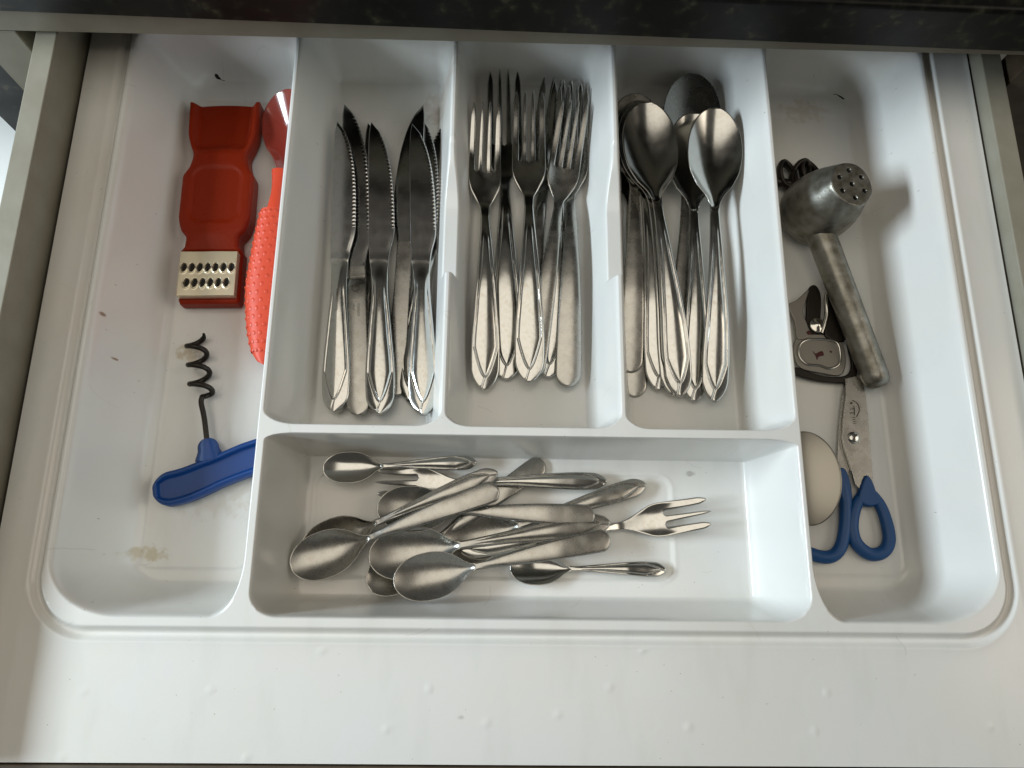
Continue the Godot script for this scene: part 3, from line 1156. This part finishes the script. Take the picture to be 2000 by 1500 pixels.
func grater() -> void:
	# laid along x from its steel end to its flared end, then turned
	var at := v(-175.7, -50.0, -170.3)
	var to := v(-179.8, -50.0, -309.5)
	var o := thing("grater", "orange plastic hand grater with a small steel rasp plate", "grater", at)
	var dir := (to - at)
	var L := dir.length() / MM
	var wpts := pv([0, 17.5, 3, 18.5, 33, 18.5, 36, 16.6, 42, 16.2, 48, 20.0, 58, 22.2, 84, 22.2, 92, 18.5, 100, 17.0, 108, 19.5, 116, 21.5, L, 22.5])
	var top := func(s: float, z: float) -> float:
		var w := cv(wpts, s)
		var y := 10.4
		if s > 33:
			y = 14.0 + 2.2 * (1.0 - (z / w) ** 2) * sstep(33, 45, s)
			var q := Vector2(maxf(absf(s - 71.0) - 11.0, 0.0), maxf(absf(z) - 7.5, 0.0)).length() - 8.0
			y -= 0.9 * (1.0 - sstep(-0.8, 0.8, q))
			if s > 100:
				y -= 6.0 * sstep(100, 110, s) * (1.0 - sstep(0.72, 0.95, absf(z) / w))
		return y
	var low := func(_s: float, _z: float) -> float: return 0.0
	var th := func(_s: float) -> float: return 14.0
	var st := fresh()
	strip({"s": steps(0, L, 1.2), "zl": func(s): return -cv(wpts, s), "zr": func(s): return cv(wpts, s), "top": top, "bottom": low, "th": th, "rr": 2.2, "nu": 30, "box": true, "outs": [[st, -1, 999]]})
	var body := part("body", st, M.orange_plastic, o)
	var b := Basis(dir.normalized(), Vector3.UP, dir.normalized().cross(Vector3.UP))
	body.transform.basis = b
	# the rasp plate with thirteen punched holes
	var holes := []
	for k in 7:
		holes.append(Vector2(21.0, -14.2 + 4.75 * k))
	for k in 6:
		holes.append(Vector2(11.0, -11.8 + 4.75 * k))
	var pt := func(s: float, z: float) -> float:
		var y := 16.3 + 0.15 * sin(z * 0.3)
		for h in holes:
			var q := Vector2((s - h.x) / 2.9, (z - h.y) / 1.75)
			var d := q.length()
			y -= 2.6 * (1.0 - sstep(0.86, 1.0, d))
			y += 0.5 * exp(-((d - 1.15) / 0.2) ** 2) * sstep(0.3, -0.6, q.x)
		return y
	st = fresh()
	strip({"s": steps(2.6, 31.5, 0.34), "zl": func(_s): return -17.2, "zr": func(_s): return 17.2, "top": pt, "bottom": func(_s, _z): return 10.9, "th": func(_s): return 1.2, "rr": 0.3, "nu": 104, "box": true, "outs": [[st, -1, 999]]})
	part("rasp_plate", st, M.grater_steel, o).transform.basis = b
	for h in holes:
		st = fresh()
		var ring := PackedVector2Array()
		for k in 18:
			ring.append(Vector2(cos(TAU * k / 18) * 2.45, sin(TAU * k / 18) * 1.5))
		plate(st, ring, -0.9, 0.0, 0.1, Transform3D(Basis(Vector3.BACK, 0.22), Vector3(0, 0, 0)))
		var shade_disc := part("hole_shade_disc", st, M.fleck, o)  # near-black disc, painting in the shade at the bottom of the dent
		shade_disc.transform = Transform3D(b, b * Vector3(h.x, 14.75, h.y) * MM)


func ladle() -> void:
	var a := v(-137.6, -36.0, -130.9)
	var c := v(-140.9, -33.0, -293.8)
	var o := thing("scoop", "red serving scoop with studded grip, half hidden behind the divider", "scoop", a)
	var d := (c - a)
	var x := d.normalized()
	var b := Basis(x, x.cross(Vector3.UP).cross(x).normalized(), x.cross(Vector3.UP).normalized())
	var grip := fresh()
	var rad := pv([0, 0.3, 1.2, 2.8, 4, 5.2, 10, 8.2, 28, 12.0, 48, 13.6, 70, 12.0, 92, 9.5, 100, 8.0, 101, 0.0])
	var path := PackedVector3Array()
	for k in 52:
		path.append(Vector3(101.0 * k / 51.0, 0, 0))
	tube(grip, path, func(t): return cv(rad, t * 101.0), 28, false, Vector2(1.0, 0.72))
	part("grip", grip, M.red_grip, o).transform.basis = b
	var studs := fresh()
	for row in 19:
		var s := 8.0 + row * 4.9
		var r := cv(rad, s)
		for k in 15:
			var an := -2.9 + (k + 0.5 * (row % 2)) * 0.40
			var p := Vector3(s, cos(an) * r * 0.72, sin(an) * r)
			var nn := Vector3(0, cos(an) / 0.72, sin(an)).normalized()
			var u := Vector3.RIGHT
			var w := nn.cross(u)
			for q in 8:
				var a0 := TAU * q / 8.0
				var a1 := TAU * (q + 1) / 8.0
				var e0 := (u * cos(a0) * 1.5 + w * sin(a0) * 1.1)
				var e1 := (u * cos(a1) * 1.5 + w * sin(a1) * 1.1)
				tri(studs, (p + nn * 0.75) * MM, (p + e0) * MM, (p + e1) * MM, nn, (nn + e0 * 0.4).normalized(), (nn + e1 * 0.4).normalized())
	var sm := part("grip_studs", studs, M.red_grip, o)
	sm.transform.basis = b
	sm.set_meta("kind", "stuff")
	var neck := fresh()
	var np := arc_path(PackedVector3Array([Vector3(99, 0, 0), Vector3(108, -2, 0), Vector3(118, -4, 0), Vector3(130, -5, 0)]), 20)
	tube(neck, np, func(t): return 5.2 - 1.2 * sin(PI * t), 16, false, Vector2(1.0, 0.6))
	part("neck", neck, M.red_grip, o).transform.basis = b
	var bw := fresh()
	var L := d.length() / MM + 22.0
	var w := func(s: float) -> float:
		var f: float = (s - 118.0) / (L - 118.0)
		return cv(pv([0, 4.0, 0.16, 4.2, 0.30, 7.0, 0.48, 14.5, 0.66, 18.0, 0.8, 18.2, 1.0, 17.0]), f) * cap(L - s, 18.0)
	var top := func(s: float, z: float) -> float:
		var f: float = (s - 118.0) / (L - 118.0)
		var wd: float = w.call(s)
		return -4.0 + 5.0 * f - 9.0 * sin(PI * clampf(f, 0, 1)) * (1.0 - minf(1.0, (z / maxf(wd, 0.4)) ** 2))
	strip({"s": steps(118.0, L, 1.2), "zl": func(s): return -w.call(s), "zr": w, "top": top, "th": func(_s): return 2.2, "nu": 26, "outs": [[bw, -1, 999]]})
	part("bowl", bw, M.clear_red_plastic, o).transform.basis = b.rotated(x, -0.5)


func corkscrew() -> void:
	var base := v(-167.4, -43.0, -84.0)
	var o := thing("corkscrew", "corkscrew with dark twisted worm and blue plastic handle", "corkscrew", base)
	var tip := v(-182.4, -43.0, -150.7)
	var st := fresh()
	var d := (tip - base) / MM
	var L := d.length()
	var x := d.normalized()
	var z := x.cross(Vector3.UP).normalized()
	var y := z.cross(x)
	var p := PackedVector3Array()
	p.append(x * -6.0)
	p.append(x * (L * 0.22))
	p.append(x * (L * 0.37) - z * 0.8)
	for k in 90:
		var t := k / 89.0
		var an := PI + 1.2 + t * TAU * 3.3
		var r := 6.1 * sstep(0.0, 0.07, t) * (1.0 - 0.18 * t)
		p.append(x * lerpf(L * 0.42, L, t) + z * cos(an) * r + y * sin(an) * r)
	tube(st, arc_path(p, 340), func(t): return 1.6 - 0.8 * sstep(0.97, 1.0, t), 10)
	part("worm", st, M.dark_metal, o)
	# handle: a bean with a raised rim, its boss holding the worm
	st = fresh()
	var a := (v(-194.8, -45.0, -56.0) - base) / MM
	var m := (v(-161.8, -45.0, -67.4) - base) / MM
	var e := (v(-126.3, -45.0, -81.3) - base) / MM
	var sp := arc_path(PackedVector3Array([a, (a + m) * 0.5 + Vector3(0, 0, 1.6), m, (m + e) * 0.5 + Vector3(0, 0, -1.0), e]), 60)
	var H := 0.0
	for k in 59:
		H += sp[k].distance_to(sp[k + 1])
	var hw := pv([0, 9.4, 12, 10.0, 30, 9.8, H * 0.5, 9.4, H - 12, 10.0, H, 9.4])
	var width := func(s: float) -> float: return cv(hw, s) * cap(s, 9.8) * cap(H - s, 9.8)
	var top := func(s: float, zz: float) -> float:
		var wd: float = width.call(s)
		var dd := minf(wd - absf(zz), minf(s, H - s))
		return 5.0 - 3.4 * sstep(2.6, 4.0, dd)
	var warp := func(q: Vector3) -> Vector3:
		var f := clampf(q.x / H, 0.0, 1.0) * 59.0
		var i := mini(int(f), 58)
		var c := sp[i].lerp(sp[i + 1], f - i)
		var t := (sp[mini(i + 2, 59)] - sp[maxi(i - 1, 0)]).normalized()
		return c + t.cross(Vector3.UP).normalized() * q.z + Vector3.UP * q.y
	strip({"s": steps(0, H, 1.0), "zl": func(s): return -width.call(s), "zr": width, "top": top, "th": func(_s): return 9.5, "bottom": func(_s, _z): return -4.6, "rr": 2.6, "nu": 26, "warp": warp, "outs": [[st, -1, 999]]})
	part("handle", st, M.blue_plastic, o)
	st = fresh()
	tube(st, arc_path(PackedVector3Array([x * 4.0 - y, x * 1.5 - y, x * -4.0 - y * 1.4, x * -9.5 - y * 2.2]), 60), func(t): return (6.0 + 2.6 * sstep(0.45, 1.0, t)) * cap(t, 0.42) * cap(1.0 - t, 0.1), 24, false, Vector2(1, 0.78))
	part("boss", st, M.blue_plastic, o)


func fleck(at: Vector3, turn: float, label: String) -> void:
	var st := fresh()
	var t := Transform3D(Basis(Vector3.UP, turn), Vector3.ZERO)
	plate(st, smooth_outline([-3.2, -0.6, -1.2, -1.3, 1.0, -0.7, 2.2, 0.9, 0.6, 1.5, -1.0, 0.7, -2.4, 0.3], 30), -0.1, 0.6, 0.2, t)
	tube(st, arc_path(PackedVector3Array([t * Vector3(-2.8, 0.2, -0.2), t * Vector3(-4.6, 0.4, -0.7), t * Vector3(-6.4, 0.3, 0.2)]), 8), func(f): return 0.3 - 0.15 * f, 6)
	var o := part("charred_fleck", st, M.fleck, self, at)
	o.name = numbered("charred_fleck")
	tag(o, label, "fleck", "dark flecks at the back of the tray")


func left_compartment() -> void:
	grater()
	ladle()
	corkscrew()
	fleck(v(-185.6, -34.0, -325.9), PI - 0.5, "tiny dark fleck on the tray above the orange grater")
	fleck(v(233.7, -49.0, -332.4), -0.3, "tiny dark fleck on the tray behind the aluminium tool")


# ---------------------------------------------------------------- right compartment

func squeezer() -> void:
	var face := v(208.2, -1.0, -237.6)
	var o := thing("aluminium_press", "worn cast aluminium press with a seven-holed round face and stout handle", "kitchen tool", face)
	var y := Vector3(0.22, 0.97, 0.03).normalized()
	var x := y.cross(Vector3(0.2, 0.9, 0.3)).normalized()
	var t := Transform3D(Basis(x, y, x.cross(y)), Vector3.ZERO)
	var wob := noise(0.09, 3, 71)
	var st := fresh()
	var prof := PackedVector2Array()
	for q in [[13.2, 0.0], [13.55, -0.1], [13.9, -0.4], [14.15, -0.9], [14.4, -1.8], [15.2, -4.5], [16.8, -9.0], [18.6, -14.0], [20.2, -19.0], [21.4, -25.0], [22.0, -31.0], [22.0, -36.0], [21.4, -41.0], [20.4, -44.0], [17.0, -46.0], [10.0, -46.8], [0.0, -47.0]]:
		prof.append(Vector2(q[0], q[1]))
	lathe(st, prof, t, 64, wob, 0.55)
	part("head", st, M.cast_aluminium, o)
	# the face, with its holes
	st = fresh()
	var holes := [Vector2.ZERO]
	for k in 6:
		holes.append(Vector2.from_angle(TAU * (k + 0.35) / 6.0) * 8.8)
	var rows := []
	var nr := 46
	var na := 150
	for i in nr + 1:
		var row := PackedVector3Array()
		for k in na + 1:
			var q := Vector2.from_angle(TAU * (k % na) / na) * 13.22 * i / nr
			var dep := 0.02 + 0.02 * wob.get_noise_2d(q.x * 3.0, q.y * 3.0)
			for h in holes:
				dep -= 5.0 * (1.0 - sstep(1.15, 1.5, q.distance_to(h)))
			row.append(t * Vector3(q.x, dep if i < nr else 0.0, q.y) * MM)
		rows.append(row)
	var nn := normals(rows, nr + 1, na + 1)
	for i in nr + 1:
		for k in na + 1:
			if (nn[i][k] as Vector3).dot(y) < 0.0:
				nn[i][k] = -nn[i][k]
	for i in nr:
		for k in na:
			quad(st, rows[i][k], rows[i][k + 1], rows[i + 1][k + 1], rows[i + 1][k], nn[i][k], nn[i][k + 1], nn[i + 1][k + 1], nn[i + 1][k])
	part("holed_face", st, M.cast_aluminium, o)
	st = fresh()
	var h0 := (v(200.7, -33.0, -222.7) - face) / MM
	var h1 := (v(230.6, -41.5, -124.1) - face) / MM
	h0 -= (h1 - h0).normalized() * 12.0
	var hd := (h1 - h0)
	var hl := hd.length()
	var hy := hd.normalized()
	var hx := hy.cross(Vector3.UP).normalized()
	var ht := Transform3D(Basis(hx, hy, hx.cross(hy)), h0)
	prof = PackedVector2Array()
	for q in [[9.0, 0.0], [8.9, 3.0], [8.8, 8.0], [8.7, 14.0], [8.6, 30.0], [8.3, hl * 0.6], [8.1, hl - 8.0], [7.6, hl - 4.0], [6.3, hl - 1.5], [4.0, hl - 0.2], [0.0, hl]]:
		prof.append(Vector2(q[0], q[1]))
	lathe(st, prof, ht, 40, wob, 0.4)
	part("handle", st, M.cast_aluminium, o)


func wire_loops() -> void:
	var at := v(193.7, -42.0, -272.0)
	var o := thing("metal_loops", "dark bent metal loops poking out behind the aluminium press", "kitchen tool", at)
	for q in [[-6.0, 0.0, 0.2], [3.0, -1.5, -0.5], [9.0, -1.0, 0.35]]:
		var st := fresh()
		var c := PackedVector3Array()
		for k in 40:
			var an := TAU * k / 40.0
			c.append(Basis(Vector3.UP, q[2]) * Vector3(cos(an) * 4.6, 0.9 * sin(an * 2.0), sin(an) * 9.0) + Vector3(q[0], -1.0, q[1] + 4.0))
		tube(st, c, func(_t): return 2.3, 12, true, Vector2(0.8, 1.5))
		part("loop", st, M.dark_metal, o)
	var st2 := fresh()
	tube(st2, arc_path(PackedVector3Array([Vector3(-12, -3, 8), Vector3(-4, -2, 10), Vector3(6, -3, 12), Vector3(14, -4, 14)]), 24), func(_t): return 3.0, 12)
	part("shank", st2, M.dark_metal, o)


func opener() -> void:
	var at := v(197.6, -46.0, -146.7)
	var o := thing("can_opener", "spotted chrome can opener lying under the aluminium handle", "can opener", at)
	var g := func(px: Array) -> PackedVector2Array: return smooth_outline(px, 60)
	var st := fresh()
	# outlines in millimetres about the plate's middle
	plate(st, g.call([-13, -9, -8, -12, 4, -12.5, 14, -10.5, 17, -2, 16, 9, 11, 14, 0, 12.5, -10, 10.5, -14, 6, -15, -2]), -2.0, 0.0, 0.7)
	part("plate", st, M.worn_plate, o)
	st = fresh()
	var rim := arc_path(PackedVector3Array([Vector3(-11, 0.4, -5), Vector3(-6, 0.4, -8.5), Vector3(4, 0.4, -9), Vector3(12, 0.4, -7), Vector3(13.5, 0.4, 0), Vector3(12, 0.4, 7), Vector3(6, 0.4, 9.8), Vector3(0, 0.4, 8), Vector3(-8, 0.4, 7), Vector3(-12, 0.4, 2)]), 80, true)
	tube(st, rim, func(_t): return 0.75, 8, true)
	part("raised_rim", st, M.chrome, o)
	st = fresh()
	plate(st, g.call([-12, -9, -13, -20, -16, -31, -10, -35, -2, -42, -5, -33, -7, -27, -5, -18, -4, -11]), -1.4, 0.8, 0.6)
	part("hook", st, M.worn_plate, o)
	st = fresh()
	plate(st, g.call([-7, -10, -5, -24, -2, -42, 3, -46, 6, -40, 5, -28, 2, -13]), -2.6, -0.6, 0.9)
	part("arm", st, M.dark_metal, o)
	st = fresh()
	plate(st, g.call([5, -11, 8, -28, 11, -48, 17, -50, 20, -40, 19, -22, 17, -8]), -2.0, 1.4, 1.2)
	part("arm", st, M.dark_metal, o)
	st = fresh()
	tube(st, arc_path(PackedVector3Array([Vector3(3, 0.5, -13), Vector3(7, 1.5, -24), Vector3(8, 1.8, -36), Vector3(13, 1.0, -47)]), 30), func(_t): return 1.5, 10)
	part("spring_wire", st, M.chrome, o)
	st = fresh()
	var wheel := PackedVector2Array([Vector2(4.6, -0.5), Vector2(4.8, 0.6), Vector2(4.4, 1.3), Vector2(2.0, 1.6), Vector2(1.8, 2.4), Vector2(0, 2.6)])
	lathe(st, wheel, Transform3D(Basis.IDENTITY, Vector3(1.0, 0.2, -18.0)), 24)
	part("wheel", st, M.chrome, o)
	st = fresh()
	plate(st, g.call([-15, 9, -4, 13, 8, 15, 17, 13, 20, 6, 19, -8, 23, -6, 23.5, 10, 18, 18, 4, 18.5, -8, 16.5, -17, 13]), -2.4, 0.6, 0.8)
	part("frame", st, M.dark_metal, o)
	st = fresh()
	plate(st, g.call([-3.4, -1.6, -1.6, 0.2, 0.6, -1.0, 2.8, -1.4, 3.4, 1.2, 1.4, 1.8, -0.2, 2.6, -1.2, 4.4, -1.8, 2.0]), -0.3, 0.12, 0.05)
	plate(st, g.call([7.2, -1.4, 8.2, -1.8, 8.8, -1.0, 8.0, -0.4]), -0.3, 0.12, 0.05)
	plate(st, g.call([-6.4, -13.2, -4.8, -14.4, -3.6, -12.6, -5.2, -11.6]), -0.3, 1.0, 0.05)
	part("rust_spots", st, M.rust, o)


func scissors() -> void:
	var at := v(213.1, -46.0, -93.7)
	var o := thing("scissors", "closed steel scissors with blue plastic loops, tips under the aluminium handle", "scissors", at)
	var q := func(px: Array, yy: float) -> PackedVector2Array:
		var r := PackedVector2Array()
		for k in px.size() / 2:
			r.append(Vector2(px[2 * k], px[2 * k + 1]))
		return r
	# blades: the upper one is in full view, the lower shows as a sliver at its left
	var st := fresh()
	plate(st, q.call([-1.3, -36.6,6.5, -38.6,9.6, -35.4,10.6, -24.8,9.9, -0.1,9.2, 16.5,8.7, 25.7,2.2, 32.4,-2.1, 27.6,-3.6, 18.5,-6.1, 7.5,-6.8, 0.1,-5.0, -11.2,-2.0, -24.6], 0.0), -0.4, 1.4, 0.35)
	var b := part("blade", st, M.satin_steel, o)
	b.set_meta("label", "upper blade with a stamped mark")
	st = fresh()
	plate(st, q.call([-0.1, -36.6,2.7, -38.6,4.3, -30.5,2.0, 1.2,-2.7, 16.1,-5.6, 25.8,-9.1, 24.7,-11.0, 19.2,-9.8, 10.7,-6.9, -8.0,-3.1, -25.6], 0.0), -2.6, -0.7, 0.35)
	part("blade", st, M.satin_steel, o)
	st = fresh()
	var sc := PackedVector2Array([Vector2(3.7, 0), Vector2(3.6, 1.9), Vector2(3.0, 2.6), Vector2(2.0, 3.0), Vector2(0, 3.15)])
	lathe(st, sc, Transform3D(), 28)
	part("screw", st, M.steel, o)
	st = fresh()
	board(st, Vector3(-2.5, 3.1, -0.35), Vector3(2.5, 3.26, 0.35), 0.02, Transform3D(Basis(Vector3.UP, 0.9), Vector3.ZERO))
	part("screw_slot", st, M.etched, o)
	# loops
	loop(o, PackedVector3Array([Vector3(5.2, 0.0, 32.3),Vector3(-1.9, 0.0, 39.3),Vector3(-5.9, 0.0, 51.1),Vector3(-4.7, 0.0, 61.3),Vector3(2.3, 0.0, 67.6),Vector3(10.2, 0.0, 66.4),Vector3(14.6, 0.0, 59.9),Vector3(14.4, 0.0, 49.4),Vector3(11.4, 0.0, 38.8)]), 3.2)
	loop(o, PackedVector3Array([Vector3(-10.4, 0.0, 25.3),Vector3(-8.5, 0.0, 36.4),Vector3(-10.3, 0.0, 52.7),Vector3(-14.6, 0.0, 64.9),Vector3(-21.6, 0.0, 69.6),Vector3(-31.2, 0.0, 68.0),Vector3(-41.6, 0.0, 62.3),Vector3(-41.2, 0.0, 47.1),Vector3(-31.7, 0.0, 32.2),Vector3(-19.6, 0.0, 26.0)]), 3.2)
	st = fresh()
	plate(st, smooth_outline([4.2, 22.7,1.6, 27.0,-1.9, 36.3,3.0, 40.7,10.5, 38.8,9.1, 30.2,7.1, 23.9], 50), -2.4, 3.2, 1.4)
	part("shoulder", st, M.blue_handle, o)
	st = fresh()
	plate(st, smooth_outline([-10.9, 18.3,-6.7, 19.5,-4.7, 28.8,-5.4, 40.8,-9.3, 43.8,-12.3, 31.9,-13.2, 22.9], 50), -2.8, 2.6, 1.4)
	part("shoulder", st, M.blue_handle, o)
	# stamped mark on the blade
	st = fresh()
	tube(st, arc_path(PackedVector3Array([Vector3(1.9, 0.0, -23.1)+Vector3(0,1.5,0), Vector3(4.8, 0.0, -20.9)+Vector3(0,1.5,0), Vector3(5.3, 0.0, -16.7)+Vector3(0,1.5,0), Vector3(3.3, 0.0, -12.9)+Vector3(0,1.5,0)]), 20), func(_t): return 0.3, 6)
	tube(st, PackedVector3Array([Vector3(2.4, 0.0, -19.3)+Vector3(0,1.5,0), Vector3(2.2, 0.0, -13.8)+Vector3(0,1.5,0)]), func(_t): return 0.28, 6)
	tube(st, PackedVector3Array([Vector3(-0.5, 0.0, -15.1)+Vector3(0,1.5,0), Vector3(2.3, 0.0, -15.4)+Vector3(0,1.5,0)]), func(_t): return 0.28, 6)
	tube(st, PackedVector3Array([Vector3(0.1, 0.0, -17.6)+Vector3(0,1.5,0), Vector3(2.6, 0.0, -18.0)+Vector3(0,1.5,0)]), func(_t): return 0.22, 6)
	for k in 4:
		tube(st, PackedVector3Array([Vector3(0.7, 0.0, -12.2)+Vector3(0,1.5,k*1.15), Vector3(2.3, 0.0, -12.3)+Vector3(0,1.5,k*1.15)]), func(_t): return 0.2, 6)
	tube(st, PackedVector3Array([Vector3(0.8, 0.0, -21.8)+Vector3(0,1.5,0), Vector3(1.4, 0.0, -20.8)+Vector3(0,1.5,0)]), func(_t): return 0.7, 8)
	part("stamped_mark", st, M.etched, o)


func loop(o: Node3D, pts: PackedVector3Array, r: float) -> void:
	var st := fresh()
	tube(st, arc_path(pts, 72, true), func(t): return r + 0.6 * sin(PI * t), 16, true, Vector2(1.0, 0.85))
	part("handle_loop", st, M.blue_handle, o)


func serving_spoon() -> void:
	# leans with its left edge on the divider wall
	var c := v(177.8, -34.0, -67.5)
	var o := thing("oval_server", "oval satin steel utensil head leaning on the divider wall beside the scissors", "utensil", c)
	var x := (v(183.4, -42.0, -42.8) - v(182.2, -40.0, -95.1)).normalized()
	var z := -x.cross(Vector3(-0.42, 0.9, 0.0)).normalized()
	var bs := Basis(x, z.cross(x), z)
	var L := 54.0
	var w := func(s: float) -> float: return 19.0 * sqrt(maxf(0.0, 1.0 - (s / (L * 0.5)) ** 2))
	var top := func(s: float, zz: float) -> float: return -2.2 * (1.0 - minf(1.0, (zz / 19.0) ** 2 + (s / 27.0) ** 2))
	var st := fresh()
	strip({"s": steps(-L * 0.5, L * 0.5, 1.2), "zl": func(s): return -w.call(s), "zr": w, "top": top, "th": func(_s): return 1.3, "nu": 26, "outs": [[st, -999, 999]]})
	part("dish", st, M.dull_steel, o).transform.basis = bs


func right_compartment() -> void:
	squeezer()
	wire_loops()
	opener()
	scissors()
	serving_spoon()
